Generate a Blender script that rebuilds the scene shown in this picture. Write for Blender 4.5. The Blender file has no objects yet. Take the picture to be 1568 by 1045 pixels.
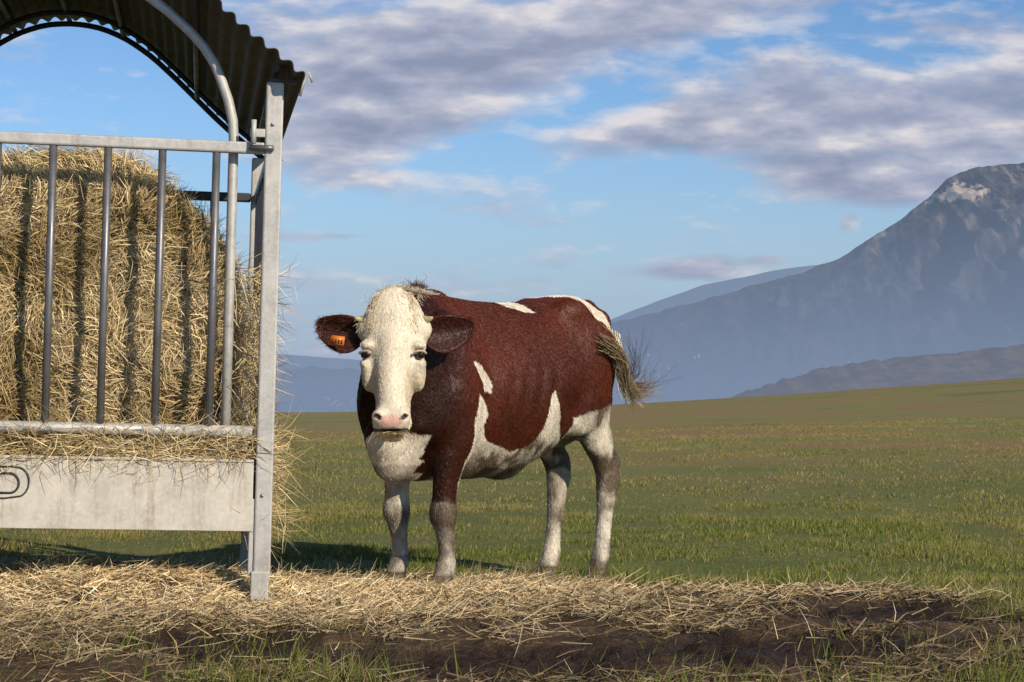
import bpy, math, random
import numpy as np
from mathutils import Vector
from math import comb
rng=np.random.default_rng(7); random.seed(7)
scene=bpy.context.scene
R=math.radians
# ---------------------------------------------------------------- helpers
def sstep(a,b,x):
    t=np.clip((x-a)/(b-a),0,1); return t*t*(3-2*t)
def _h(i,j,k):
    n=(i*374761393+j*668265263+k*2147483647+ (i*j)*1274126177)&0xffffffff
    n=((n^(n>>13))*1274126177)&0xffffffff
    n=((n^(n>>16))*2246822519)&0xffffffff
    return ((n>>8)&0xffff)/65535.0
def vnoise(x,y,z=0.0):
    x,y,z=np.broadcast_arrays(np.asarray(x,float),np.asarray(y,float),np.asarray(z,float))
    xi=np.floor(x).astype(np.int64); yi=np.floor(y).astype(np.int64); zi=np.floor(z).astype(np.int64)
    fx=x-xi; fy=y-yi; fz=z-zi
    fx=fx*fx*(3-2*fx); fy=fy*fy*(3-2*fy); fz=fz*fz*(3-2*fz)
    r=0
    for a in (0,1):
        for b in (0,1):
            for c in (0,1):
                w=(fx if a else 1-fx)*(fy if b else 1-fy)*(fz if c else 1-fz)
                r=r+w*_h(xi+a+1000,yi+b+1000,zi+c+1000)
    return r*2-1
def fbm(x,y,z=0.0,o=4):
    r=0;a=1;s=0
    for i in range(o):
        r=r+a*vnoise(x*2**i+17*i,y*2**i+5*i,np.asarray(z)*2**i); s+=a; a*=.5
    return r/s
def mesh_np(name,V,F,mat=None,col=None,parent=None,smooth=False):
    V=np.asarray(V,dtype=np.float32).reshape(-1,3); F=np.asarray(F,dtype=np.int32)
    me=bpy.data.meshes.new(name)
    n,k=F.shape
    me.vertices.add(len(V)); me.vertices.foreach_set("co",V.ravel())
    me.loops.add(n*k); me.loops.foreach_set("vertex_index",F.ravel())
    me.polygons.add(n); me.polygons.foreach_set("loop_start",np.arange(0,n*k,k,dtype=np.int32))
    try: me.polygons.foreach_set("loop_total",np.full(n,k,dtype=np.int32))
    except Exception: pass
    me.update(calc_edges=True); me.validate()
    if smooth: me.polygons.foreach_set("use_smooth",np.ones(len(me.polygons),dtype=bool))
    if col is not None:
        at=me.color_attributes.new("Col",'FLOAT_COLOR','POINT')
        c=np.ones((len(V),4),dtype=np.float32); c[:,:3]=np.clip(col,0,1); at.data.foreach_set("color",c.ravel())
    ob=bpy.data.objects.new(name,me); scene.collection.objects.link(ob)
    if mat: me.materials.append(mat)
    if parent: ob.parent=parent
    return ob
def empty(name,loc=(0,0,0),rot=(0,0,0)):
    e=bpy.data.objects.new(name,None); e.location=loc; e.rotation_euler=rot
    scene.collection.objects.link(e); return e
def norm(a): return a/np.maximum(np.linalg.norm(a,axis=-1,keepdims=True),1e-9)
def strands(P,Dr,L,W,bend,col,taper=.3):
    n=len(P); Dr=norm(Dr)
    side=norm(np.cross(Dr,rng.normal(size=(n,3))))
    B=norm(np.cross(Dr,side))
    L=np.broadcast_to(L,(n,))[:,None]; W=np.broadcast_to(W,(n,))[:,None]; bend=np.broadcast_to(bend,(n,))[:,None]
    p1=P+Dr*L*.5+B*L*bend; p2=P+Dr*L
    V=np.stack([P-side*W,P+side*W,p1-side*W,p1+side*W,p2-side*W*taper,p2+side*W*taper],axis=1).reshape(-1,3)
    b=np.arange(n)[:,None]*6
    F=np.concatenate([b+np.array([0,1,3,2]),b+np.array([2,3,5,4])],axis=0)
    C=np.repeat(col,6,axis=0)
    return V,F,C
def joinm(parts):
    Vs=[];Fs=[];Cs=[];o=0
    for p in parts:
        Vs.append(p[0]);Fs.append(np.asarray(p[1])+o);o+=len(p[0])
        if len(p)>2: Cs.append(p[2])
    return np.concatenate(Vs),np.concatenate(Fs),(np.concatenate(Cs) if Cs else None)
def tube(path,r,seg=12,flat=1.0):
    path=np.asarray(path,float); n=len(path); r=np.broadcast_to(r,(n,))
    T=norm(np.gradient(path,axis=0)); ref=np.array([0,1.0,0]) if abs(T[0][1])<.8 else np.array([1.0,0,0])
    V=[]
    for i in range(n):
        a=np.cross(T[i],ref);a/=np.linalg.norm(a);b=np.cross(T[i],a)
        for j in range(seg):
            t=2*math.pi*j/seg; V.append(path[i]+r[i]*(a*math.cos(t)+b*math.sin(t)*flat))
    V.append(path[0]);V.append(path[-1]);V=np.array(V)
    F=[]
    for i in range(n-1):
        for j in range(seg):
            k=(j+1)%seg; F.append([i*seg+j,i*seg+k,(i+1)*seg+k,(i+1)*seg+j])
    c0=n*seg
    for j in range(seg):
        k=(j+1)%seg
        F.append([c0,k,j,c0]); F.append([c0+1,(n-1)*seg+j,(n-1)*seg+k,c0+1])
    return V,np.array(F)
def tube_obj(name,path,r,mat,parent,seg=12,flat=1.0):
    V,F=tube(path,r,seg,flat)
    me=bpy.data.meshes.new(name); fs=[tuple(dict.fromkeys(f)) for f in F.tolist()]
    me.from_pydata(V.tolist(),[],fs); me.update()
    for p in me.polygons: p.use_smooth=len(p.vertices)==4
    ob=bpy.data.objects.new(name,me); scene.collection.objects.link(ob); me.materials.append(mat); ob.parent=parent
    return ob
def box_obj(name,lo,hi,mat,parent,bev=.004):
    lo=np.array(lo,float);hi=np.array(hi,float)
    V=[(x,y,z) for x in (lo[0],hi[0]) for y in (lo[1],hi[1]) for z in (lo[2],hi[2])]
    F=[(0,1,3,2),(4,6,7,5),(0,4,5,1),(2,3,7,6),(0,2,6,4),(1,5,7,3)]
    me=bpy.data.meshes.new(name); me.from_pydata(V,[],F); me.update()
    ob=bpy.data.objects.new(name,me); scene.collection.objects.link(ob); me.materials.append(mat); ob.parent=parent
    m=ob.modifiers.new("b",'BEVEL'); m.width=bev; m.segments=2
    return ob
# ---------------------------------------------------------------- materials
def newmat(name):
    m=bpy.data.materials.new(name); m.use_nodes=True; nt=m.node_tree
    return m,nt,nt.nodes["Principled BSDF"]
def N(nt,t,**kw):
    n=nt.nodes.new(t)
    for k,v in kw.items(): setattr(n,k,v)
    return n
def noise_n(nt,vec,scale,detail=5,rough=.6,dist=0):
    n=nt.nodes.new("ShaderNodeTexNoise"); n.inputs["Scale"].default_value=scale;n.inputs["Detail"].default_value=detail
    n.inputs["Roughness"].default_value=rough;n.inputs["Distortion"].default_value=dist
    if vec is not None: nt.links.new(vec,n.inputs["Vector"])
    return n.outputs["Fac"]
def ramp(nt,fac,stops):
    r=nt.nodes.new("ShaderNodeValToRGB"); e=r.color_ramp.elements
    while len(e)<len(stops): e.new(.5)
    for i,(p,c) in enumerate(stops):
        e[i].position=p; e[i].color=(c[0],c[1],c[2],1) if hasattr(c,'__len__') else (c,c,c,1)
    nt.links.new(fac,r.inputs[0]); return r.outputs[0]
def mixc(nt,fac,a,b,mode='MIX'):
    m=nt.nodes.new("ShaderNodeMix"); m.data_type='RGBA'; m.blend_type=mode
    for s,v in ((m.inputs[0],fac),(m.inputs[6],a),(m.inputs[7],b)):
        if hasattr(v,'links'): nt.links.new(v,s)
        elif hasattr(v,'__len__'): s.default_value=(v[0],v[1],v[2],1)
        else: s.default_value=v
    return m.outputs[2]
def mth(nt,op,a,b=None,clamp=False):
    m=nt.nodes.new("ShaderNodeMath"); m.operation=op; m.use_clamp=clamp
    for i,v in enumerate((a,b)):
        if v is None: continue
        if hasattr(v,'links'): nt.links.new(v,m.inputs[i])
        else: m.inputs[i].default_value=v
    return m.outputs[0]
def bump(nt,bs,h,st,dist=.01):
    b=nt.nodes.new("ShaderNodeBump"); b.inputs["Strength"].default_value=st; b.inputs["Distance"].default_value=dist
    nt.links.new(h,b.inputs["Height"]); nt.links.new(b.outputs[0],bs.inputs["Normal"])
def attr_mat(name,rough=.7,spec=.3,diffuse=False):
    m,nt,b=newmat(name); a=N(nt,"ShaderNodeAttribute",attribute_name="Col")
    c=a.outputs["Color"]
    if diffuse:
        d=N(nt,"ShaderNodeBsdfDiffuse"); nt.links.new(c,d.inputs[0]); nt.nodes.remove(b); nt.links.new(d.outputs[0],nt.nodes["Material Output"].inputs[0]); return m
    nt.links.new(c,b.inputs["Base Color"]); b.inputs["Roughness"].default_value=rough
    b.inputs["Specular IOR Level"].default_value=spec
    return m
M_strand=attr_mat("straw_fibre",.5,.35,True)
M_grass=attr_mat("grass_blade",.55,.3,True)
M_fur=attr_mat("fur_hair",.45,.22)
def metal(name,base,rough=.45,met=.7,dirt=.4):
    m,nt,b=newmat(name); tc=N(nt,"ShaderNodeTexCoord")
    n1=noise_n(nt,tc.outputs["Object"],9,8,.65); n2=noise_n(nt,tc.outputs["Object"],60,4,.6)
    mp=N(nt,"ShaderNodeMapping"); mp.inputs["Scale"].default_value=(22,22,2.2); nt.links.new(tc.outputs["Object"],mp.inputs[0])
    n3=noise_n(nt,mp.outputs[0],1,5,.7)
    c=mixc(nt,ramp(nt,n1,[(.35,0),(.7,1)]),[x*.72 for x in base],base)
    c=mixc(nt,ramp(nt,n3,[(.52,0),(.75,dirt)]),c,(.2,.15,.1))
    c=mixc(nt,ramp(nt,n2,[(.45,0),(.8,.35)]),c,[min(1,x*1.35) for x in base])
    nt.links.new(c,b.inputs["Base Color"]); b.inputs["Metallic"].default_value=met
    nt.links.new(ramp(nt,n1,[(.3,rough-.08),(.7,rough+.2)]),b.inputs["Roughness"])
    bump(nt,b,n2,.25,.002); return m
M_galv=metal("galvanised_steel",(.52,.51,.475),.5,.25,.55)
M_bar=metal("worn_tube_steel",(.20,.20,.205),.4,.55)
M_panel=metal("weathered_panel",(.60,.565,.485),.6,.05,.7)
M_roof=metal("dark_corrugated_sheet",(.085,.075,.05),.7,.1,.5)
M_dark=metal("dark_steel",(.06,.06,.06),.5,.5)
# ---------------------------------------------------------------- camera
CAMZ=.95
cam=bpy.data.cameras.new("camera"); co=bpy.data.objects.new("camera",cam); scene.collection.objects.link(co)
co.location=(0,0,CAMZ); co.rotation_euler=(R(90)+math.atan(47.5/3000),0,0)
cam.sensor_width=36; cam.lens=3000/1568*36; cam.clip_end=60000; cam.clip_start=.05
scene.camera=co
# ---------------------------------------------------------------- light
SB,SE=R(-42),R(28)      # sun behind the camera, to its right
to_sun=Vector((-math.sin(SB)*math.cos(SE),-math.cos(SB)*math.cos(SE),math.sin(SE)))
sl=bpy.data.lights.new("sun",'SUN'); sl.energy=5.0; sl.angle=R(.5); sl.color=(1,.87,.69)
so=bpy.data.objects.new("sun",sl); scene.collection.objects.link(so)
so.rotation_euler=(-to_sun).to_track_quat('-Z','Y').to_euler()
# ---------------------------------------------------------------- world / sky
w=bpy.data.worlds.new("World"); scene.world=w; w.use_nodes=True; nt=w.node_tree; nt.nodes.clear()
out=N(nt,"ShaderNodeOutputWorld")
sky=N(nt,"ShaderNodeTexSky"); sky.sky_type='NISHITA'; sky.sun_disc=False; sky.sun_elevation=SE; sky.sun_rotation=math.pi+SB
sky.altitude=600; sky.air_density=1.0; sky.dust_density=.3; sky.ozone_density=3.0
tc=N(nt,"ShaderNodeTexCoord"); sp=N(nt,"ShaderNodeSeparateXYZ"); nt.links.new(tc.outputs["Generated"],sp.inputs[0])
dy=mth(nt,'MAXIMUM',mth(nt,'ABSOLUTE',sp.outputs[1]),.03)
U=mth(nt,'MULTIPLY',mth(nt,'DIVIDE',sp.outputs[0],dy),1.913); V_=mth(nt,'MULTIPLY',mth(nt,'DIVIDE',sp.outputs[2],dy),1.913)
cb=N(nt,"ShaderNodeCombineXYZ"); nt.links.new(U,cb.inputs[0]); nt.links.new(V_,cb.inputs[1]); UV=cb.outputs[0]
blobs=[(740,90,460,130,17,1.5),(520,60,260,150,0,.85),(540,215,200,70,8,.8),(1360,185,460,120,-4,1.55),(1020,200,240,55,8,.9),
 (1330,285,270,55,-4,1.1),(1120,10,300,60,8,.9),(1500,50,220,45,0,.65),(1060,412,160,26,3,.85),(520,362,170,14,0,.6),(580,425,360,30,0,.35),
 (640,500,450,80,0,.30),(1297,345,30,24,30,.9),(560,275,170,25,0,.5),(1180,398,50,12,0,.6),(1750,150,300,180,0,.9)]
tot=None
for (px,py,rx,ry,ro,wt) in blobs:
    mp=N(nt,"ShaderNodeMapping"); mp.vector_type='TEXTURE'
    mp.inputs["Location"].default_value=((px-784)/1568,(570-py)/1568,0); mp.inputs["Rotation"].default_value=(0,0,R(ro))
    mp.inputs["Scale"].default_value=(rx/1568,ry/1568,1); nt.links.new(UV,mp.inputs[0])
    g=N(nt,"ShaderNodeTexGradient",gradient_type='SPHERICAL'); nt.links.new(mp.outputs[0],g.inputs[0])
    v=mth(nt,'MULTIPLY',g.outputs["Fac"],wt); tot=v if tot is None else mth(nt,'ADD',tot,v)
def skynoise(sx,sy,off,detail,rough,dist=.0):
    mp=N(nt,"ShaderNodeMapping"); mp.inputs["Location"].default_value=off; mp.inputs["Scale"].default_value=(sx,sy,1); mp.inputs["Rotation"].default_value=(0,0,R(-7))
    nt.links.new(UV,mp.inputs[0]); return noise_n(nt,mp.outputs[0],1,detail,rough,dist)
n1=skynoise(7,20,(3,1,0),6,.55,.1); n2=skynoise(22,60,(7,3,0),4,.55,.1)
n1b=skynoise(7,20,(3.05,1.28,0),5,.5,.1)
den=mth(nt,'ADD',tot,mth(nt,'MULTIPLY',mth(nt,'SUBTRACT',n1,.5),1.9)); den=mth(nt,'ADD',den,mth(nt,'MULTIPLY',mth(nt,'SUBTRACT',n2,.5),.7))
dens=ramp(nt,den,[(.08,0),(.30,.40),(.60,.85),(1.0,1.0)])
lit=mth(nt,'ADD',mth(nt,'MULTIPLY',mth(nt,'SUBTRACT',n1,n1b),2.6),mth(nt,'SUBTRACT',.82,mth(nt,'MULTIPLY',den,.32)))
lit=mth(nt,'ADD',lit,mth(nt,'MULTIPLY',mth(nt,'SUBTRACT',n2,.5),.9))
lit=mth(nt,'SUBTRACT',lit,ramp(nt,V_,[(.0,.45),(.13,.18),(.2,0)]))
ccol=ramp(nt,lit,[(.05,(.265,.31,.44)),(.35,(.345,.385,.52)),(.62,(.46,.485,.60)),(.95,(.74,.71,.73))])
ev=ramp(nt,V_,[(0.0,(.84,.98,1.18)),(.12,(.84,.99,1.16)),(.36,(.76,.94,1.15))])
skc=mixc(nt,1.0,sky.outputs[0],ev,'MULTIPLY')
bg1=N(nt,"ShaderNodeBackground"); nt.links.new(skc,bg1.inputs[0]); bg1.inputs[1].default_value=.098
bg2=N(nt,"ShaderNodeBackground"); nt.links.new(ccol,bg2.inputs[0]); bg2.inputs[1].default_value=1.0
bg3=N(nt,"ShaderNodeBackground"); bg3.inputs[0].default_value=(.34,.44,.59,1)
mh=N(nt,"ShaderNodeMixShader"); nt.links.new(ramp(nt,V_,[(0.0,.95),(.06,.80),(.15,.35),(.26,0)]),mh.inputs[0]); nt.links.new(bg1.outputs[0],mh.inputs[1]); nt.links.new(bg3.outputs[0],mh.inputs[2])
mx=N(nt,"ShaderNodeMixShader"); nt.links.new(dens,mx.inputs[0]); nt.links.new(mh.outputs[0],mx.inputs[1]); nt.links.new(bg2.outputs[0],mx.inputs[2])
nt.links.new(mx.outputs[0],out.inputs[0])
scene.view_settings.view_transform='Standard'; scene.view_settings.look='None'; scene.view_settings.exposure=0
# ---------------------------------------------------------------- terrain
AA=R(38); CO=np.array([-.429,9.3]); Fv=np.array([-math.sin(AA),-math.cos(AA)]); Lv=np.array([math.cos(AA),-math.sin(AA)])
feet=[(.05,.158,-.060),(.03,-.153,-.060),(-1.20,.15,-.125),(-1.13,-.12,-.125)]
feetw=[(CO[0]+Fv[0]*a+Lv[0]*b,CO[1]+Fv[1]*a+Lv[1]*b,z) for a,b,z in feet]
def farb(X): return np.interp(X,[-4,-.5,.1,.66,1.43,1.8,2.4,3],[10.4,10.0,9.8,9.6,9.0,8.3,7.3,6.3])
def M_litter(X,Y):
    f=farb(X)+.55*fbm(X*1.6,Y*1.6,3.3); nb=.55*fbm(X*1.6+7,Y*1.6,1.1)+np.interp(X,[-3,-1.5,-1.0,-.7,-.35,0,1.2,1.6,3],[5.4,5.5,5.8,6.25,5.9,5.4,5.5,6.3,6.3])
    return sstep(f+.3,f-.45,Y)*sstep(nb-.4,nb+.3,Y)
def mudm(X,Y):   # dark, wet, bare churned soil
    n=fbm(X*2.1+3,Y*2.6,6.6,4)
    e=1.1*np.exp(-((X-.72)/.42)**2-((Y-8.35)/.33)**2)+1.1*np.exp(-((X-1.75)/.65)**2-((Y-7.75)/.36)**2)+1.0*np.exp(-((X+.15)/.65)**2-((Y-6.4)/.40)**2)+.85*np.exp(-((X-.9)/.7)**2-((Y-6.9)/.4)**2)+.8*np.exp(-((X+1.1)/.6)**2-((Y-6.9)/.35)**2)+.6*np.exp(-((X-.1)/.9)**2-((Y-9.1)/.22)**2)
    return sstep(.25,.62,e+.65*n)
def H(X,Y,fine=True):
    near=-.065*sstep(8.3,9.1,Y)-.06*sstep(9.4,10.1,Y)
    Xc=np.clip(X,-60,50); crest=-.3+.0325*Xc+.0014*Xc*Xc
    t=sstep(11,70,Y)
    z=near*(1-t)+crest*t
    z=z+.10*fbm(X*.12,Y*.12,2.2,3)*sstep(12,25,Y)
    d=np.maximum(Y-69,0); z=z-200*(1-np.exp(-(d/250)**1.5))
    if fine:
        m=M_litter(X,Y); md=mudm(X,Y)*m; cowz=sstep(8.0,8.6,Y)*sstep(-1.0,-.8,X)
        z=z+m*(.05*(1-.7*cowz)*fbm(X*3.2,Y*3.2,5.5,4)+.022*(1-.5*cowz)*(np.abs(fbm(X*12,Y*12,5.5,3))-.25))+.012*fbm(X*6,Y*6,1.5,3)*sstep(40,10,Y)
        z=z+md*(.085*(np.abs(fbm(X*6,Y*7,2.5,4))-.3)-.012)*(1-.6*cowz)
        z=z+.11*np.exp(-((X+1.85)/.7)**2-((Y-8.5)/.4)**2)-.05*np.exp(-((X+1.05)/.14)**2-((Y-8.15)/.25)**2)
        for fx,fy,fz in feetw:
            g=np.exp(-(((X-fx)/.16)**2+((Y-fy+.08)/.30)**2)**2); z=z*(1-g)+(fz+.004)*g
    return z
ys=[.3]
while ys[-1]<5.5: ys.append(ys[-1]+.12)
while ys[-1]<12: ys.append(ys[-1]+.026)
while ys[-1]<16000: ys.append(ys[-1]*1.025)
ys=np.array(ys); us=np.sign(np.linspace(-1,1,561))*np.abs(np.linspace(-1,1,561))**1.7*1.3
YY,UU=np.meshgrid(ys,us,indexing='ij'); XX=UU*(YY+1.5)
ZZ=H(XX,YY)
nr,nc=XX.shape; idx=np.arange(nr*nc).reshape(nr,nc)
Fg=np.stack([idx[:-1,:-1],idx[:-1,1:],idx[1:,1:],idx[1:,:-1]],-1).reshape(-1,4)
ML=M_litter(XX,YY)*(YY<14)
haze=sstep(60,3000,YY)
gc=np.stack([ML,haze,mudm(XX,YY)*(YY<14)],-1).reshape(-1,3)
Mg,nt,b=newmat("meadow_soil")
a=N(nt,"ShaderNodeAttribute",attribute_name="Col"); s3=N(nt,"ShaderNodeSeparateColor"); nt.links.new(a.outputs[0],s3.inputs[0])
geo=N(nt,"ShaderNodeNewGeometry"); pos=geo.outputs["Position"]
nA=noise_n(nt,pos,.35,6,.6); nB=noise_n(nt,pos,3.5,6,.65); nC=noise_n(nt,pos,28,5,.7); nD=noise_n(nt,pos,110,3,.7)
mpp=N(nt,"ShaderNodeMapping"); mpp.inputs["Scale"].default_value=(.16,.40,1); nt.links.new(pos,mpp.inputs[0]); nS=noise_n(nt,mpp.outputs[0],1,8,.7)
g=mixc(nt,ramp(nt,nA,[(.35,0),(.65,1)]),(.14,.165,.035),(.21,.215,.06))
g=mixc(nt,ramp(nt,nB,[(.42,0),(.7,.6)]),g,(.25,.215,.09))
g=mixc(nt,ramp(nt,nC,[(.35,.6),(.55,0)]),g,(.06,.08,.02))
sx=N(nt,"ShaderNodeSeparateXYZ"); nt.links.new(pos,sx.inputs[0])
dist=mth(nt,'DIVIDE',sx.outputs[1],100)
g=mixc(nt,ramp(nt,dist,[(.14,0),(.40,.8)]),g,(.25,.26,.08))
farm=mth(nt,'MULTIPLY',ramp(nt,dist,[(.14,0),(.34,1)]),ramp(nt,nS,[(.42,0),(.56,1)]))
g=mixc(nt,farm,g,(.29,.185,.085))
g=mixc(nt,ramp(nt,nS,[(.32,.65),(.44,0)]),g,(.10,.12,.035))
mud=mixc(nt,ramp(nt,nB,[(.3,0),(.7,1)]),(.045,.027,.016),(.13,.083,.046))
mud=mixc(nt,ramp(nt,nC,[(.50,0),(.68,.6)]),mud,(.26,.185,.10))
wet=mixc(nt,ramp(nt,nC,[(.35,0),(.7,1)]),(.018,.010,.006),(.060,.034,.020))
mud=mixc(nt,s3.outputs[2],mud,wet)
c=mixc(nt,s3.outputs[0],g,mud)
nt.links.new(c,b.inputs["Base Color"]); b.inputs["Specular IOR Level"].default_value=.2
nt.links.new(mth(nt,'SUBTRACT',.92,mth(nt,'MULTIPLY',s3.outputs[2],.30)),b.inputs["Roughness"])
bump(nt,b,mth(nt,'ADD',nC,mth(nt,'MULTIPLY',nD,.5)),.8,.04)
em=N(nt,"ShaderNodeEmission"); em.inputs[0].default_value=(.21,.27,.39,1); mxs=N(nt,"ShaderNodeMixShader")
nt.links.new(mth(nt,'MULTIPLY',s3.outputs[1],.88),mxs.inputs[0]); nt.links.new(b.outputs[0],mxs.inputs[1]); nt.links.new(em.outputs[0],mxs.inputs[2])  # distance haze mixed into the ground as a flat glow
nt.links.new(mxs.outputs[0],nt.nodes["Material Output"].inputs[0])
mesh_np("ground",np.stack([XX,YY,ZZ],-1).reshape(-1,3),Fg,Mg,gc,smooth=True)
# ---------------------------------------------------------------- distant relief
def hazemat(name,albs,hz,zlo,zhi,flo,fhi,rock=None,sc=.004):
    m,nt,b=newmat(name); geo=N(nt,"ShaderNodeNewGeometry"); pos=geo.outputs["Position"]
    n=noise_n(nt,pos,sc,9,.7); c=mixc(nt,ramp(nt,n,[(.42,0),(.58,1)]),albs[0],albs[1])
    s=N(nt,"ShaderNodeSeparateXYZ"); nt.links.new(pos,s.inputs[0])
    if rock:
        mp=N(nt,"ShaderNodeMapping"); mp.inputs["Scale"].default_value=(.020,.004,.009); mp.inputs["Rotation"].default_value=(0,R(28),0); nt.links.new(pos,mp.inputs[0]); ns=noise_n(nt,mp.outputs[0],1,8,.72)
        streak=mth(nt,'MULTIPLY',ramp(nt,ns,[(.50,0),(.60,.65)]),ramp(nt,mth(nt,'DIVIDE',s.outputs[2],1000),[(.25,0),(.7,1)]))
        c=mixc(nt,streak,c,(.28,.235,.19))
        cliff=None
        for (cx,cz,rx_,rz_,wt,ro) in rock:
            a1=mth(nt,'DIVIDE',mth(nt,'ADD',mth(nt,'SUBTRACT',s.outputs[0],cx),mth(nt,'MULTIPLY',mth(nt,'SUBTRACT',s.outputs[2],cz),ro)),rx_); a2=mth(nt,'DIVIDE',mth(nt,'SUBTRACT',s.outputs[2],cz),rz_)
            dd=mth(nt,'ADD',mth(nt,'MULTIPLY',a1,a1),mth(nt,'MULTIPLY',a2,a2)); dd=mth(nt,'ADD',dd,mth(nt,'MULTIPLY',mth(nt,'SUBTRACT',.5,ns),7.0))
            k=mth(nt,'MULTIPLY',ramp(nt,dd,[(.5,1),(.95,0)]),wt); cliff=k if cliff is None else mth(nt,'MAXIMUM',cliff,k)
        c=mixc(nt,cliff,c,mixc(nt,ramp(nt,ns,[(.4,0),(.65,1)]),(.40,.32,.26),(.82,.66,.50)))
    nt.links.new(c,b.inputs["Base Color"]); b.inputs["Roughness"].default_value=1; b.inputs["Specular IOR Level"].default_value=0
    em=N(nt,"ShaderNodeEmission"); em.inputs[0].default_value=(*hz,1)  # aerial haze put in as emission, blended over the surface by height
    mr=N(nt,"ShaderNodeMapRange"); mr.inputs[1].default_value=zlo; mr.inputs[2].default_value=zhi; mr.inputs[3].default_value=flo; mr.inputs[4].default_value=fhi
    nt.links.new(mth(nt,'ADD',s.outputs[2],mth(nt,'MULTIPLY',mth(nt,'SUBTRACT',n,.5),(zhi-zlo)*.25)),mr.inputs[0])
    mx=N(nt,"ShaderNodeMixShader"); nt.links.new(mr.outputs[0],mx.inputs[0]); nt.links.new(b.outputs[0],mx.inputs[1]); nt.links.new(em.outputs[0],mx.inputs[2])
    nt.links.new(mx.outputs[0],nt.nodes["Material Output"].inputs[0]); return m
def relief(name,pts,D0,Wf,Wb,base,amp,fr,mat,nx=420,ny=130,p=1.25,seed=0,rim=.03):
    k=D0/3000; px=np.array([q[0] for q in pts]); pz=np.array([q[1] for q in pts])
    X=np.linspace((px[0]-784)*k,(px[-1]-784)*k,nx); Y=np.linspace(D0-Wf,D0+Wb,ny)
    rz=np.interp(X,(px-784)*k,(570-pz)*k+CAMZ)+fbm(X*fr*5,X*0,seed,4)*amp*rim
    XX,YY=np.meshgrid(X,Y,indexing='ij'); s=np.where(YY<D0,(D0-YY)/Wf,(YY-D0)/Wb)
    prof=(1-s)**p
    rn=1-np.abs(fbm(XX*fr,YY*fr*.35,seed+.5,6))*2
    hgt=rz[:,None]-base
    Z=base+hgt*prof+amp*(rn-.78)*np.clip(hgt/600,.15,1)*np.sin(np.pi*np.clip(s,0,1))**.7+amp*.14*fbm(XX*fr*4,YY*fr*4,seed+3.,4)*prof*np.sqrt(np.clip(s*4,0,1))
    idx=np.arange(nx*ny).reshape(nx,ny); F=np.stack([idx[:-1,:-1],idx[1:,:-1],idx[1:,1:],idx[:-1,1:]],-1).reshape(-1,4)
    mesh_np(name,np.stack([XX,YY,Z],-1).reshape(-1,3),F,mat,smooth=True)
    return XX,YY,Z
mt=[(300,560),(600,566),(780,548),(860,525),(940,494),(1030,471),(1130,446),(1230,417),(1290,393),(1340,361),(1380,336),(1425,299),(1450,276),(1470,262),(1500,253),(1568,248),(1640,256),(1750,300),(1900,380),(2100,470)]
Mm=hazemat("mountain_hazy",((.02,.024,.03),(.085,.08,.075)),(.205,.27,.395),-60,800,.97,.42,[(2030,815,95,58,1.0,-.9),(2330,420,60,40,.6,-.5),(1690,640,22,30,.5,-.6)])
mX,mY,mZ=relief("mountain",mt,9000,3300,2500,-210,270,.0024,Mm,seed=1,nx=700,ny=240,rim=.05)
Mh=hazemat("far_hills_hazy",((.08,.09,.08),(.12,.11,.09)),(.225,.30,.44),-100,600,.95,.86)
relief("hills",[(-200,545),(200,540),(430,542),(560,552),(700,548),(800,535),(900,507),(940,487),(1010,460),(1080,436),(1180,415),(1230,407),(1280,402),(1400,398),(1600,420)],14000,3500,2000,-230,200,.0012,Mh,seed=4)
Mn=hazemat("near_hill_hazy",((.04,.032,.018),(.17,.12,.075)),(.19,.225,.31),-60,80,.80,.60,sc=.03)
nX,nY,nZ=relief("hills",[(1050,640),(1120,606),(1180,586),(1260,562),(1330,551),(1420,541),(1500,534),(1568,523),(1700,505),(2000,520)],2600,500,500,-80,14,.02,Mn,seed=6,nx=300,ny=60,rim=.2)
Mv,nt,b=newmat("village_walls_hazy"); b.inputs["Base Color"].default_value=(.5,.45,.4,1)
em=N(nt,"ShaderNodeEmission"); em.inputs[0].default_value=(.22,.28,.4,1); mx=N(nt,"ShaderNodeMixShader"); mx.inputs[0].default_value=.90  # haze over the walls is an even emission in the material
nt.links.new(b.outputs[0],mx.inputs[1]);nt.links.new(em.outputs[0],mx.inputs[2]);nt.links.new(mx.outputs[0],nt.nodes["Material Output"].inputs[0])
Vb=[];Fb=[];fl=(mX.ravel(),mY.ravel(),mZ.ravel())
cand=np.where((fl[1]<7800)&(fl[0]>-1200)&(fl[0]<2600)&(fl[2]<70))[0]
for i in rng.choice(cand,2000):
    x,y,z=fl[0][i]+rng.normal()*12,fl[1][i]+rng.normal()*12,fl[2][i]
    if vnoise(x*.003,y*.003,9.)<.0: continue
    a,bq,h=rng.uniform(2.5,5),rng.uniform(3,6),rng.uniform(3,5); o=len(Vb)
    for dx in(-a,a):
        for dyy in(-bq,bq): Vb+= [(x+dx,y+dyy,z-6),(x+dx,y+dyy,z+h)]
    Vb+=[(x-a,y,z+h+2),(x+a,y,z+h+2)]
    Fb+=[(o,o+4,o+5,o+1),(o+2,o+3,o+7,o+6),(o,o+1,o+3,o+2),(o+4,o+6,o+7,o+5),(o+1,o+5,o+9,o+8),(o+3,o+8,o+9,o+7)]
mesh_np("village",np.array(Vb),np.array(Fb),Mv)
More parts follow.
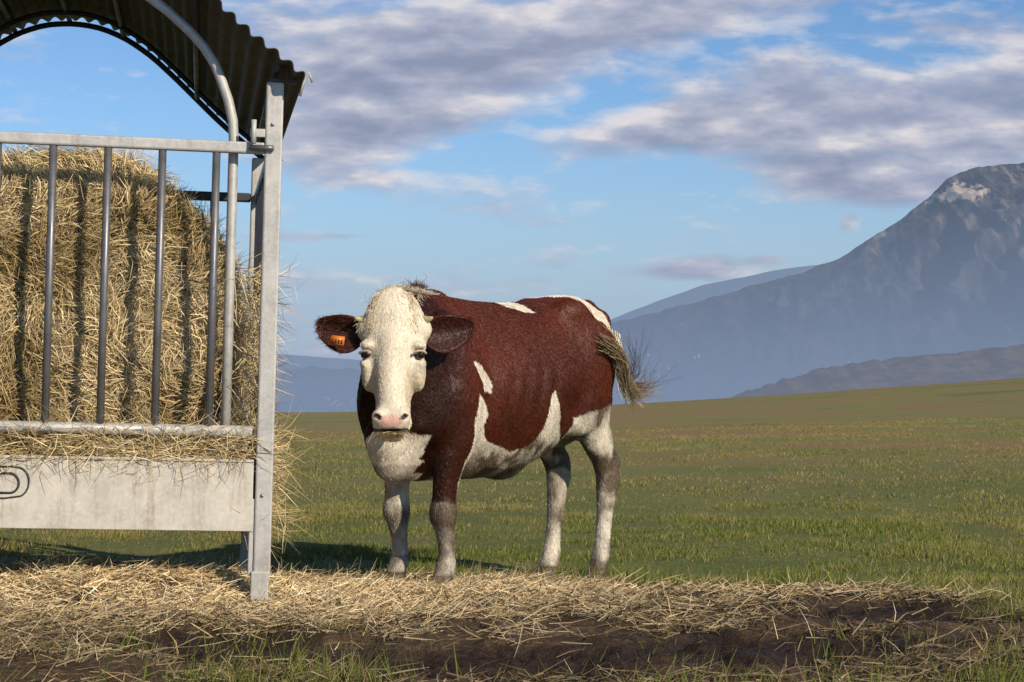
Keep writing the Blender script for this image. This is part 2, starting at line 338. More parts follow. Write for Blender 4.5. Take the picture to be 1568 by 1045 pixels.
# ---------------------------------------------------------------- litter straw
def scatter(n,x0,x1,y0,y1,fn):
    X=rng.uniform(x0,x1,n);Y=rng.uniform(y0,y1,n); k=rng.uniform(size=n)<fn(X,Y); return X[k],Y[k]
def straw_col(n,bright=1.0,dark=.2):
    t=rng.uniform(size=(n,1)); c=np.array([.82,.67,.42])*(1-t)+np.array([.56,.40,.20])*t
    c=c*rng.uniform(.6,1.1,(n,1)); d=rng.uniform(size=n)<dark; c[d]*=.33; return c*bright
def bright(X,Y):  # straw colour raised over the lit pile, duller to the front and right
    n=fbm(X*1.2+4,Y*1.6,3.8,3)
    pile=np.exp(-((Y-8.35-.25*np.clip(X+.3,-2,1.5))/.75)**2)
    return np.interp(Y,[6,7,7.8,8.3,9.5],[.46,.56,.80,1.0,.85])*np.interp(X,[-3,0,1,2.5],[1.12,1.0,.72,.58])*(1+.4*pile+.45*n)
def dl(X,Y):
    m=M_litter(X,Y); n=fbm(X*1.5,Y*1.9,8.8,4)*.7+fbm(X*5,Y*6,2.8,3)*.5; leftw=np.interp(X,[-3,-.2,.8,2.2],[1,.95,.60,.50])
    band=.30+.70*np.exp(-((Y-8.4)/.85)**2)
    hole=sstep(-.08,.12,n+np.interp(X,[-3,-.2,.8],[.14,.09,-.03])+.12*np.exp(-((Y-8.4)/.6)**2))
    return np.clip(m*1.2,0,1)*leftw*band*(.08+.92*hole)*(1-.95*mudm(X,Y))
X,Y=scatter(260000,-3.2,2.9,5.4,10.6,dl); n=len(X); print("straw",n)
Z=H(X,Y)+rng.uniform(0,.03,n)
for fx,fy,fz in feetw:
    k=((X-fx)/.11)**2+((Y-fy+.05)/.2)**2>1; X,Y,Z=X[k],Y[k],Z[k]
n=len(X)
th=rng.normal(0,1.2,n); Dr=np.stack([np.cos(th),np.sin(th),rng.normal(.06,.30,n)],-1)
L=rng.uniform(.03,.2,n)
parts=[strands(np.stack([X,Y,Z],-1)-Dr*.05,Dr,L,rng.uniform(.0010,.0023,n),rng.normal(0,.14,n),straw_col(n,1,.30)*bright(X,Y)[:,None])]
X,Y=scatter(5500,-3,2.6,6.0,9.8,dl)
for fx,fy,fz in feetw:
    k=((X-fx)/.13)**2+((Y-fy+.1)/.3)**2>1; X,Y=X[k],Y[k]
n=len(X)
Dr=np.stack([rng.normal(0,.6,n),rng.normal(0,.5,n),rng.uniform(.3,1.1,n)],-1)
parts.append(strands(np.stack([X,Y,H(X,Y)],-1),Dr,rng.uniform(.04,.15,n),.0014,rng.normal(0,.2,n),straw_col(n,.95,.2)))
v,f,c=joinm(parts); mesh_np("straw_litter",v,f,M_strand,c)
# ---------------------------------------------------------------- grass
def grass(n,y0,y1,hl,hw,tuft=False):
    t=rng.uniform(size=n); Y=np.sqrt(y0*y0+t*(y1*y1-y0*y0)); X=rng.uniform(-.36,.36,n)*Y
    m=M_litter(X,Y); cl=fbm(X*2.2,Y*2.2,4.1,3)
    pr=(1-m*.97)*np.clip(.5+cl*1.6,.08,1)
    if tuft:
        cl=fbm(X*3.5,Y*3.5,14.1,3); edge=np.clip(4*m*(1-m)+.3*(np.abs(Y-farb(X)-.2)<.5)+.5*(Y<6.9)*(1-m)+.10*(Y<7.2)*m,0,1); pr=edge*sstep(.0,.3,cl)
    k=rng.uniform(size=n)<pr; X=X[k];Y=Y[k];n=len(X); cl=cl[k]
    L=hl*rng.uniform(.5,1.35,n)*(1+cl*.8); Dr=np.stack([rng.normal(.15,.5,n),rng.normal(0,.5,n),np.ones(n)],-1)
    Dr=norm(Dr); side=norm(np.stack([rng.normal(size=n),rng.normal(size=n)*.3,np.zeros(n)],-1))*hw
    P=np.stack([X,Y,H(X,Y)-.005],-1)
    V=np.stack([P-side,P+side,P+Dr*L[:,None]],1).reshape(-1,3); F=np.arange(3*n).reshape(-1,3)
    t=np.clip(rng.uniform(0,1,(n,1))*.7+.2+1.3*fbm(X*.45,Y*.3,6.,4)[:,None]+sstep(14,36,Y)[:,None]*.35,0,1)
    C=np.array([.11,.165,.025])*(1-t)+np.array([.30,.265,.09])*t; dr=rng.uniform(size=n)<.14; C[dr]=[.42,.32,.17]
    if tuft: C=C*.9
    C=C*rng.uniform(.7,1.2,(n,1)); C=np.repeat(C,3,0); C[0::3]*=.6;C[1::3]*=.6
    return V,F,C
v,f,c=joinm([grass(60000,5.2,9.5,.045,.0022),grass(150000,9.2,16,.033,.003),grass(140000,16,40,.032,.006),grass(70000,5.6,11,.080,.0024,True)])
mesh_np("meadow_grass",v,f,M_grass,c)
# ---------------------------------------------------------------- hay feeder
fd=empty("hay_feeder",(-1.05,8.2,.0),(0,R(1.5),R(9)))
Wd=2.1; Dp=2.35
box_obj("corner_post",(-.036,-.03,.10),(.036,.04,2.165),M_galv,fd,.008)
box_obj("post_foot",(-.045,-.038,-.06),(.03,.03,.12),M_galv,fd,.006)
box_obj("post_foot_sleeve",(-.058,-.02,.10),(-.037,.03,.42),M_galv,fd,.004)
for i,zz in enumerate((.44,1.99)): tube_obj("post_bolt_%d"%i,[(-.002,-.042,zz),(-.002,-.036,zz),(-.002,-.028,zz)],.008,M_galv,fd,8)
for (x,y,nm) in ((-Wd,0,"corner_post_b"),(0,Dp,"corner_post_c"),(-Wd,Dp,"corner_post_d")):
    box_obj(nm,(x-.036,y-.035,-.2),(x+.036,y+.035,2.1),M_galv,fd,.008)
def arch_path(y):
    pts=[(0,0),(-.006,.08),(-.027,.164),(-.055,.24),(-.087,.314),(-.135,.385),(-.197,.45),(-.29,.53),(-.40,.605),(-.52,.68),(-.65,.755),(-.78,.80),(-.885,.81)]
    r=[(-.165,y,.56),(-.165,y,1.2)]+[(-.165+a,y,1.926+b) for a,b in pts]
    l=[(-Wd-q[0],q[1],q[2]) for q in r[::-1]]
    return r+l[1:]
tube_obj("arch_front",arch_path(.065),.021,M_galv,fd,14)
for y,mm in ((0,M_galv),(Dp,M_dark)):
    s="front" if y==0 else "back"
    box_obj("top_rail_"+s,(-Wd-.0,y-.022,1.862),(-.037,y+.022,1.91),mm,fd,.008)
    tube_obj("lower_rail_"+s,[(-Wd,y,.70),(-1,y,.70),(-.055,y,.70)],.024,M_galv if y==0 else mm,fd)
    box_obj("trough_panel_"+s,(-Wd,y-.028,.285),(-.045,y-.018,.572),M_panel,fd,.003)
    box_obj("trough_lip_"+s,(-Wd,y-.034,.572),(-.045,y+.02,.584),M_panel,fd,.003)
    for i in range(9):
        x=-.235-.222*i
        if x>-Wd+.05: tube_obj("bar_%s_%d"%(s,i),[(x,y,.70),(x,y,1.3),(x,y,1.88)],.0165,M_bar,fd,12)
for x,s in ((0,"right"),(-Wd,"left")):
    box_obj("side_top_rail_"+s,(x-.02,.04,1.862),(x+.02,Dp-.04,1.905),M_bar,fd,.006)
    tube_obj("side_lower_rail_"+s,[(x,.04,.7),(x,1.2,.7),(x,Dp-.04,.7)],.022,M_bar,fd)
    box_obj("side_panel_"+s,(x-.006,.045,.285),(x+.006,Dp-.04,.572),M_panel,fd,.002)
    for i in range(8):
        y=.3+.26*i; tube_obj("side_bar_%s_%d"%(s,i),[(x,y,.7),(x,y,1.3),(x,y,1.87)],.0165,M_bar,fd,10)
box_obj("trough_floor",(-Wd+.01,.0,.30),(-.05,Dp-.03,.33),M_dark,fd,.003)
box_obj("latch_plate",(-.10,-.034,1.93),(-.037,-.02,1.965),M_galv,fd,.003)
tube_obj("latch_bolt",[(-.085,-.045,1.90),(-.085,-.045,1.95),(-.085,-.045,2.0)],.011,M_galv,fd)
tube_obj("latch_pin",[(-.10,-.03,1.885),(-.03,-.04,1.885),(.0,-.045,1.885)],.012,M_bar,fd)
pts=[(-1.16+.05*math.cos(t), -.031,.47+.04*math.sin(t)) for t in np.linspace(.8,5.5,26)]
tube_obj("panel_stamp_c",pts,.0045,M_dark,fd,6)
pts=[(-1.08,-.031,.43),(-1.08,-.031,.51),(-1.05,-.031,.51)]+[(-1.03+.035*math.cos(t),-.031,.47+.04*math.sin(t)) for t in np.linspace(1.5,-1.5,14)]+[(-1.05,-.031,.43),(-1.08,-.031,.43)]
tube_obj("panel_stamp_d",pts,.0045,M_dark,fd,6)
pts=[(-1.25,-.031,.535),(-1.02,-.031,.537)]+[(-1.0+.045*math.cos(t),-.031,.475+.06*math.sin(t)) for t in np.linspace(1.5,-1.3,12)]+[(-1.05,-.031,.408),(-1.25,-.031,.406)]
tube_obj("panel_stamp_frame",pts,.0035,M_dark,fd,6)
rp=np.array([(.125,2.165),(.01,2.255),(-.10,2.335),(-.21,2.425),(-.33,2.535),(-.46,2.655),(-.60,2.775),(-.75,2.87),(-.9,2.925),(-1.05,2.94)])
rp=np.concatenate([rp,np.array([(-Wd-x,z) for x,z in rp[-2::-1]])])
sl_=np.concatenate([[0],np.cumsum(np.linalg.norm(np.diff(rp,axis=0),axis=1))])
ss=np.linspace(0,sl_[-1],420)
def smo(a,k=9): return np.convolve(np.pad(a,k,'edge'),np.ones(2*k+1)/(2*k+1),'valid')
rx=smo(np.interp(ss,sl_,rp[:,0]));rz=smo(np.interp(ss,sl_,rp[:,1]))
tx=np.gradient(rx);tz=np.gradient(rz);tl=np.hypot(tx,tz);nx_=-tz/tl;nz_=-tx/tl
amp=.012*np.sin(ss*2*math.pi/.076)
YR=Dp+.78
yy=np.linspace(-.16,YR,8)
Vr=[]
for y in yy: Vr.append(np.stack([rx-nx_*amp,np.full_like(rx,y),rz+nz_*amp],-1))
Vr=np.array(Vr).reshape(-1,3); idx=np.arange(8*420).reshape(8,420)
Fr=np.stack([idx[:-1,:-1],idx[:-1,1:],idx[1:,1:],idx[1:,:-1]],-1).reshape(-1,4)
ro=mesh_np("roof_sheet",Vr,Fr,M_roof,parent=fd,smooth=True); mo=ro.modifiers.new("s",'SOLIDIFY'); mo.thickness=.004
for yv,off,rr_,nm in ((YR-.15,.055,.016,"roof_rib_back"),(Dp+.3,.05,.014,"roof_rib_mid")):
    k=slice(4,416,8); tube_obj(nm,np.stack([rx[k]*.985-.008,np.full_like(rx[k],yv),rz[k]-off],-1),rr_,M_dark,fd,10)
tube_obj("roof_strut",[(0,Dp,2.05),(.02,Dp+.35,2.1),(.03,YR-.05,2.12)],.016,M_dark,fd,8)
for k,q in enumerate((1,4,7,9)):
    x,z=rp[q]
    for sgn in (0,1):
        xx_=x if sgn==0 else -Wd-x
        if q==9 and sgn: continue
        tube_obj("purlin_%d_%d"%(k,sgn),[(xx_-.01,-.08,z-.04),(xx_-.01,1.2,z-.04),(xx_-.01,YR-.1,z-.04)],.015,M_dark,fd,8)
for y in (-.10,YR-.15):
    tube_obj("roof_hook_%.0f"%y,[(.10,y,2.10),(.115,y,2.16),(.135,y,2.2),(.15,y,2.16)],.006,M_galv,fd,8)
box_obj("roof_bracket",(-.02,-.03,2.165),(.09,.03,2.18),M_dark,fd,.003)
# ---------------------------------------------------------------- bale
bl=empty("hay_bale",(-1.05,8.2,0),(0,R(1.5),R(9)))
BC=np.array([-.87,.0,1.12]); BR=.72; BY0,BY1=.22,1.75
def bale_r(t):
    s=np.sin(t); r=BR*np.ones_like(t); low=np.clip(-s,0,1)
    r=r*(1+.20*low*(1-np.abs(s))*1.6+.06*fbm(np.cos(t)*3,s*3,1.)); return r
nt_,nr_=220,40
V=[];tt=np.linspace(0,2*np.pi,nt_,endpoint=False)
prof=[(0.0,BY0-.0)]+[(q,BY0+.0) for q in np.linspace(.08,.86,nr_)]+[(.92,BY0+.03),(.97,BY0+.09),(1,BY0+.2)]+[(1,y) for y in np.linspace(BY0+.3,BY1,8)]+[(.6,BY1+.02),(0.0,BY1+.02)]
def relf(x,z): return .06*fbm(x*4,z*4,BY0*2)+.035*fbm(x*11,z*7,3.)
for q,y in prof:
    r=bale_r(tt)*q; x=BC[0]+r*np.cos(tt); z=BC[2]+r*np.sin(tt)
    V.append(np.stack([x,y+relf(x,z),np.maximum(z,.36)],-1))
V=np.array(V).reshape(-1,3); npf=len(prof)
i,j=np.meshgrid(np.arange(npf-1),np.arange(nt_),indexing='ij'); F=np.stack([i*nt_+j,i*nt_+(j+1)%nt_,(i+1)*nt_+(j+1)%nt_,(i+1)*nt_+j],-1).reshape(-1,4)
Mb,nt,b=newmat("hay_core"); tcn=N(nt,"ShaderNodeTexCoord"); nn=noise_n(nt,tcn.outputs["Object"],25,8,.75)
nt.links.new(ramp(nt,nn,[(.35,(.10,.07,.03)),(.6,(.40,.29,.13))]),b.inputs["Base Color"]); b.inputs["Roughness"].default_value=.95; bump(nt,b,nn,1,.03)
mesh_np("bale_core",V,F,Mb,parent=bl)
def hay_col(P,n):
    t=np.clip(.55+1.2*fbm(P[:,0]*5,P[:,2]*5,P[:,1]*5,3)[:,None]+rng.normal(0,.25,(n,1)),0,1)
    c=np.array([.46,.33,.15])*(1-t)+np.array([.90,.73,.44])*t
    c*=rng.uniform(.55,1.12,(n,1)); gr=rng.uniform(size=n)<.10; c[gr]*=[.68,.78,.6]; dk=rng.uniform(size=n)<.12; c[dk]*=.35; return c
parts=[]
n=52000; q=np.sqrt(rng.uniform(0,1,n)); t=rng.uniform(0,2*np.pi,n); r=bale_r(t)*q
P=np.stack([BC[0]+r*np.cos(t),np.full(n,BY0),np.maximum(BC[2]+r*np.sin(t),.45)],-1)
edge=sstep(.86,1.0,q); P[:,1]+=relf(P[:,0],P[:,2])+.09*edge-rng.uniform(-.01,.03,n)
flow=fbm(P[:,0]*2.8,P[:,2]*2.8,7.,3)*5+1.3
a=flow+rng.normal(0,.7,n); Dr=np.stack([np.cos(a),rng.normal(-.06,.24,n),np.sin(a)],-1)
parts.append(strands(P,Dr,rng.uniform(.03,.15,n),rng.uniform(.0009,.0024,n),rng.normal(0,.2,n),hay_col(P,n)))
n=24000; t=rng.uniform(-.9,2.2,n); y=rng.uniform(BY0+.02,BY1,n); r=bale_r(t)+rng.uniform(-.01,.02,n)
P=np.stack([BC[0]+r*np.cos(t),y,BC[2]+r*np.sin(t)],-1); tg=np.stack([-np.sin(t),rng.normal(0,.5,n),np.cos(t)],-1)*rng.choice([-1,1],n)[:,None]
Dr=tg+np.stack([np.cos(t),0*t,np.sin(t)],-1)*rng.normal(.12,.22,n)[:,None]
parts.append(strands(P,Dr,rng.uniform(.05,.2,n),rng.uniform(.0012,.0024,n),rng.normal(0,.15,n),hay_col(P,n)))
n=16000; x=rng.uniform(-1.9,-.03,n); y=rng.uniform(-.0,.3,n); z=.56+.11*rng.uniform(0,1,n)+.05*fbm(x*4,y*4,2.)
P=np.stack([x,y,z],-1); a=rng.normal(0,.6,n); Dr=np.stack([np.cos(a)*rng.choice([-1,1],n),rng.normal(-.1,.4,n),np.sin(a)*.5],-1)
parts.append(strands(P,Dr,rng.uniform(.05,.2,n),rng.uniform(.0012,.0022,n),rng.normal(0,.15,n),hay_col(P,n)))
n=600; x=-1.7*rng.uniform(0.02,1,n); P=np.stack([x,rng.uniform(-.045,-.03,n),rng.uniform(.57,.73,n)],-1)
Dr=np.stack([rng.normal(0,.8,n),rng.normal(-.12,.1,n),rng.normal(-.35,.5,n)],-1)
parts.append(strands(P,Dr,rng.uniform(.04,.18,n),.0012,rng.normal(0,.25,n),hay_col(P,n)))
n=2000; z=rng.uniform(.30,1.35,n)**1.1; P=np.stack([rng.normal(-.11,.06,n)+.07*(z<.7),rng.uniform(.05,.7,n),z],-1)
Dr=np.stack([rng.normal(.55,.45,n),rng.normal(0,.5,n),rng.normal(-.3,.7,n)],-1)
parts.append(strands(P,Dr,rng.uniform(.06,.24,n),.0014,rng.normal(0,.2,n),hay_col(P,n)))
v,f,c=joinm(parts); mesh_np("hay_strands",v,f,M_strand,c,parent=bl)

# ================================================================ COW
cow=empty("cow",(CO[0],CO[1],0)); cow.rotation_euler=(0,0,math.atan2(Fv[1],Fv[0]))
HS=.009
gx=np.arange(-1.66,.80,HS,dtype=np.float32);gy=np.arange(-.46,.50,HS,dtype=np.float32);gz=np.arange(-.16,1.44,HS,dtype=np.float32)
S=np.full((len(gx),len(gy),len(gz)),1.0,dtype=np.float32)
def smin(a,b,k):
    h=np.clip(.5+.5*(a-b)/k,0,1); return a*(1-h)+b*h-k*h*(1-h)
def apply(fn,lo,hi,k=.03,sub=False):
    m=.06
    i0,i1=np.searchsorted(gx,[lo[0]-m,hi[0]+m]);j0,j1=np.searchsorted(gy,[lo[1]-m,hi[1]+m]);k0,k1=np.searchsorted(gz,[lo[2]-m,hi[2]+m])
    x=gx[i0:i1,None,None];y=gy[None,j0:j1,None];z=gz[None,None,k0:k1]
    d=fn(x,y,z).astype(np.float32)
    c=S[i0:i1,j0:j1,k0:k1]
    S[i0:i1,j0:j1,k0:k1]= -smin(-c,d,k) if sub else smin(c,d,k)
def cone(a,b,ra,rb,k=.03):
    a=np.array(a,float);b=np.array(b,float);ab=b-a;L2=ab@ab;rm=max(ra,rb)
    def fn(x,y,z):
        t=np.clip(((x-a[0])*ab[0]+(y-a[1])*ab[1]+(z-a[2])*ab[2])/L2,0,1)
        return np.sqrt((x-a[0]-t*ab[0])**2+(y-a[1]-t*ab[1])**2+(z-a[2]-t*ab[2])**2)-(ra+t*(rb-ra))
    apply(fn,np.minimum(a,b)-rm,np.maximum(a,b)+rm,k)
def ell(c,r,k=.03,rot=None,sub=False):
    c=np.array(c,float);r=np.array(r,float);Rm=np.eye(3) if rot is None else np.array(rot); rm=r.max()
    def fn(x,y,z):
        X=x-c[0];Y=y-c[1];Z=z-c[2]
        p=[Rm[i][0]*X+Rm[i][1]*Y+Rm[i][2]*Z for i in range(3)]
        k0=np.sqrt(sum((p[i]/r[i])**2 for i in range(3))); k1=np.sqrt(sum((p[i]/r[i]**2)**2 for i in range(3)))+1e-6
        return k0*(k0-1)/k1
    apply(fn,c-rm,c+rm,k,sub)
def dense(tab,n=400,kk=14):
    tab=np.array(sorted(tab),float); u=np.linspace(tab[0,0],tab[-1,0],n); o=[u]
    for c in range(1,tab.shape[1]): o.append(smo(np.interp(u,tab[:,0],tab[:,c]),kk))
    return o
T=dense([(.32,1.0,.62,.09),(.28,1.10,.52,.16),(.18,1.22,.47,.235),(.05,1.295,.455,.26),(-.12,1.338,.455,.262),(-.35,1.318,.450,.275),(-.6,1.312,.462,.290),(-.85,1.332,.53,.276),
 (-1.05,1.368,.635,.25),(-1.2,1.365,.74,.232),(-1.30,1.335,.83,.20),(-1.38,1.28,.91,.15),(-1.44,1.18,1.0,.08)],400,9)
def trunk(x,y,z):
    xx=x[:,0,0]; tp=np.interp(xx,T[0],T[1])[:,None,None]; bt=np.interp(xx,T[0],T[2])[:,None,None]; hw=np.interp(xx,T[0],T[3])[:,None,None]
    zc=(tp+bt)/2-.02;hd=(tp-bt)/2
    lowf=np.interp(xx,[-1.0,-.3,.0,.3],[.12,.20,.46,.48])[:,None,None]; upf=np.interp(xx,[-1.4,-1.05,-.6,-.1,.2],[.30,.18,.34,.46,.38])[:,None,None]
    t=(z-zc)/hd; w=hw*(1-upf*np.clip(t,0,1.2)**1.6-lowf*np.clip(-t,0,1.2)**1.5)
    q=(np.abs(y/w)**2.25+np.abs(t)**2.25)**(1/2.25)
    d=(q-1)*np.minimum(w,hd)*.85
    return np.maximum(d,np.maximum(x-.325,-1.445-x))
apply(trunk,(-1.47,-.37,.40),(.35,.37,1.40),.02)
def leg(tab,sy,k=.04):
    tt_=dense(tab,300,5); z0,z1=tt_[0][0],tt_[0][-1]
    def fn(x,y,z):
        zz=z[0,0,:]; cx,cy,hx,hy=[np.interp(zz,tt_[0],tt_[i])[None,None,:] for i in (1,2,3,4)]
        q=(np.abs((x-cx)/hx)**2.2+np.abs((y-sy*cy)/hy)**2.2)**(1/2.2)
        return np.maximum((q-1)*np.minimum(hx,hy),np.maximum(z-z1,z0-z))
    A=np.array(tab)
    if sy>0: ylo=(A[:,2]-A[:,4]).min();yhi=(A[:,2]+A[:,4]).max()
    else: ylo=(-A[:,2]-A[:,4]).min();yhi=(-A[:,2]+A[:,4]).max()
    apply(fn,((A[:,1]-A[:,3]).min(),ylo,z0),((A[:,1]+A[:,3]).max(),yhi,z1),k)
front=[(.80,-.02,.18,.125,.08),(.66,-.01,.182,.105,.076),(.55,.0,.175,.085,.066),(.45,.012,.165,.066,.056),(.36,.022,.158,.055,.052),(.30,.028,.157,.063,.064),(.26,.028,.156,.061,.061),(.215,.018,.156,.044,.046),
 (.15,.006,.156,.036,.037),(.08,.0,.156,.035,.038),(.045,.004,.156,.046,.048),(.015,.018,.157,.046,.045),(-.008,.032,.158,.048,.045),(-.045,.05,.158,.064,.056),(-.072,.055,.158,.068,.060)]
fr2=[(a,b-.02,c-.005,d,e) for a,b,c,d,e in front]
leg(front,1);leg(fr2,-1)
hind=[(.80,-1.13,.15,.155,.08),(.66,-1.17,.15,.12,.072),(.56,-1.225,.15,.092,.060),(.48,-1.28,.15,.070,.051),(.42,-1.312,.15,.069,.050),(.36,-1.315,.15,.066,.052),(.30,-1.303,.15,.052,.047),(.24,-1.293,.15,.044,.041),
 (.15,-1.28,.15,.038,.038),(.05,-1.265,.15,.038,.039),(.0,-1.26,.15,.049,.048),(-.035,-1.245,.15,.048,.045),(-.065,-1.225,.15,.051,.047),(-.10,-1.205,.15,.064,.057),(-.137,-1.20,.15,.068,.060)]
leg(hind,1,.05); leg([(a,b+.07,c-.03,d,e) for a,b,c,d,e in hind],-1,.05)
def roty(a): c,s=math.cos(a),math.sin(a); return [[c,0,s],[0,1,0],[-s,0,c]]
cone((-1.365,.15,.50),(-1.37,.15,.40),.022,.026,.04); cone((-1.295,-.12,.50),(-1.30,-.12,.40),.022,.026,.04)
cone((-1.365,.15,.46),(-1.27,.15,.62),.018,.03,.05); cone((-1.295,-.12,.46),(-1.20,-.12,.62),.018,.03,.05)
for sy in (1,-1):
    ell((.0,sy*.195,.92),(.14,.085,.33),.05,roty(R(-14)))
    ell((.11,sy*.165,.75),(.10,.075,.13),.04)
    ell((-.05,sy*.185,.64),(.09,.065,.12),.04)
    ell((-1.13,sy*.165,.95),(.18,.095,.28),.06,roty(R(10)))
    ell((-1.0,sy*.185,.74),(.11,.065,.11),.05)
    ell((-1.01,sy*.150,1.262),(.09,.055,.055),.09)
    ell((-1.35,sy*.09,1.215),(.05,.035,.05),.06)
    ell((-.86,sy*.345,1.15),(.14,.085,.09),.09,None,True)
    ell((-.20,sy*.345,.82),(.05,.07,.24),.07,None,True)
    ell((-.90,sy*.33,.68),(.05,.07,.14),.07,None,True)
    ell((.13,sy*.27,1.05),(.05,.06,.15),.06,roty(R(-20)),True)
    for q in range(4): ell((-.36-.11*q,sy*.320,.88),(.022,.026,.24),.05,roty(R(12)),True)
ell((-1.05,0,.65),(.13,.11,.09),.05)
ell((-.62,0,.475),(.12,.05,.05),.05)
cone((-1.34,0,1.285),(-1.455,.02,1.15),.036,.028,.06)
cone((-1.455,.02,1.15),(-1.465,.10,.99),.028,.020,.02)
O=np.array([.42,.194,1.285]); Hf=np.array([.788,.616,0]); Hr=np.array([-.616,.788,0])
def hp(r,f,u): return O+Hr*r+Hf*f+np.array([0,0,u])
cone((.0,0,1.0),hp(0,-.17,-.20),.26,.15,.08)
cone((-.05,0,1.235),hp(0,-.12,-.045),.09,.087,.06)
cone((.08,0,.84),hp(0,-.12,-.28),.21,.095,.08)
cone(hp(0,-.10,-.36),(.34,.04,.64),.04,.06,.06)
cone((.33,.04,.66),(.22,.0,.53),.065,.07,.05)
for q in range(3): cone(hp(.10-.02*q,-.20-.05*q,-.12-.04*q),(.22-.05*q,.16,.70+.02*q),.012,.02,.05)
HT=dense([(.045,.03,.01,-.05),(.02,.080,.03,-.08),(-.02,.110,.045,-.11),(-.08,.136,.062,-.14),(-.16,.147,.078,-.16),(-.24,.142,.093,-.165),(-.30,.122,.110,-.16),(-.38,.099,.135,-.125),(-.46,.085,.160,-.075),
 (-.52,.085,.182,-.03),(-.57,.088,.195,.0),(-.605,.072,.188,.035),(-.635,.045,.155,.08)],400,8)
def head(x,y,z):
    X=x-O[0];Y=y-O[1]; r=X*Hr[0]+Y*Hr[1]; f=X*Hf[0]+Y*Hf[1]; u=(z-O[2])[0,0,:]
    hw,ff,fb=[np.interp(u,HT[0],HT[i])[None,None,:] for i in (1,2,3)]
    cf=(ff+fb)/2;hd=(ff-fb)/2; t=(f-cf)/hd; w=hw*(1-.22*np.clip(-t,0,1)**1.5)
    q=(np.abs(r/w)**2.4+np.abs(t)**2.4)**(1/2.4)
    uu=z-O[2]
    return np.maximum((q-1)*np.minimum(w,hd)*.9,np.maximum(uu-.05,-.64-uu))
c=hp(0,0,-.3); apply(head,c-np.array([.25,.25,.36]),c+np.array([.25,.25,.36]),.025)
Hrot=[list(Hr),list(Hf),[0,0,1]]
EU=-.257
for s in (1,-1):
    ell(hp(s*.116,.058,-.216),(.034,.036,.020),.02,Hrot)
    ell(hp(s*.118,.050,-.296),(.028,.036,.016),.02,Hrot)
    ell(hp(s*.106,.120,-.285),(.020,.036,.050),.04,Hrot,True)
    ell(hp(s*.130,.082,EU),(.022,.026,.016),.010,Hrot,True)
    ell(hp(s*.103,.10,-.43),(.022,.06,.08),.05,Hrot,True)
    ell(hp(s*.115,.00,-.35),(.028,.07,.07),.04,Hrot)
    ell(hp(s*.135,-.03,-.14),(.035,.035,.04),.03,Hrot)
    ell(hp(s*.054,.178,-.53),(.034,.03,.032),.02,Hrot)
ell(hp(0,.155,-.55),(.080,.05,.042),.02,Hrot)
ell(hp(0,.11,-.612),(.056,.055,.034),.012,Hrot)
cone(hp(0,.065,-.20),hp(0,.140,-.49),.048,.038,.05)
for s in (1,-1):
    ell(hp(s*.058,.212,-.532),(.019,.026,.009),.008,[list(Hr*.9+np.array([0,0,.43*s])),list(Hf),list(-Hr*.43*s+np.array([0,0,.9]))],True)
ell(hp(0,.185,-.595),(.072,.05,.0055),.010,Hrot,True)
def snets(S,o,h):
    ins=S<0; a=ins[:-1,:-1,:-1]; cnt=np.zeros(a.shape,np.int8)
    sl2=(slice(0,-1),slice(1,None))
    for i in (0,1):
        for j in (0,1):
            for k in (0,1): cnt+=ins[sl2[i],sl2[j],sl2[k]]
    act=(cnt>0)&(cnt<8); ci=np.argwhere(act); vid=-np.ones(a.shape,np.int32); vid[act]=np.arange(len(ci))
    acc=np.zeros((len(ci),3)); num=np.zeros(len(ci))
    cs=[(i,j,k) for i in (0,1) for j in (0,1) for k in (0,1)]
    val={c:S[ci[:,0]+c[0],ci[:,1]+c[1],ci[:,2]+c[2]] for c in cs}
    for c1 in cs:
        for ax in range(3):
            if c1[ax]: continue
            c2=list(c1);c2[ax]=1;c2=tuple(c2); v1=val[c1];v2=val[c2]; m=(v1<0)!=(v2<0)
            t=np.where(m,v1/np.where(m,v1-v2,1),0); p=np.tile(np.array(c1,float),(len(ci),1)); p[:,ax]+=t
            acc[m]+=p[m]; num[m]+=1
    V=(ci+acc/num[:,None])*h+np.array(o); F=[]
    for ax in range(3):
        s1=[slice(None)]*3;s2=[slice(None)]*3;s1[ax]=slice(0,-1);s2[ax]=slice(1,None)
        A=ins[tuple(s1)];B=ins[tuple(s2)]; e=np.argwhere(A!=B); b,c=(ax+1)%3,(ax+2)%3
        e=e[(e[:,b]>0)&(e[:,c]>0)&(e[:,b]<S.shape[b]-1)&(e[:,c]<S.shape[c]-1)]
        fl=A[e[:,0],e[:,1],e[:,2]]
        def g(db,dc):
            q=e.copy();q[:,b]+=db;q[:,c]+=dc;return vid[q[:,0],q[:,1],q[:,2]]
        q=np.stack([g(-1,-1),g(0,-1),g(0,0),g(-1,0)],-1); q[~fl]=q[~fl][:,::-1]; F.append(q)
    F=np.concatenate(F); F=F[(F>=0).all(1)]; return V,F
CV,CF=snets(S,(gx[0],gy[0],gz[0]),HS); print("cow verts",len(CV))
E=np.concatenate([CF[:,[0,1]],CF[:,[1,2]],CF[:,[2,3]],CF[:,[3,0]]])
for it in range(3):
    acc=np.zeros_like(CV)
    for d in range(3):
        acc[:,d]=np.bincount(E[:,0],CV[E[:,1],d],len(CV))+np.bincount(E[:,1],CV[E[:,0],d],len(CV))
    num=np.bincount(E[:,0],minlength=len(CV))+np.bincount(E[:,1],minlength=len(CV)); CV=CV*.45+acc/np.maximum(num,1)[:,None]*.55
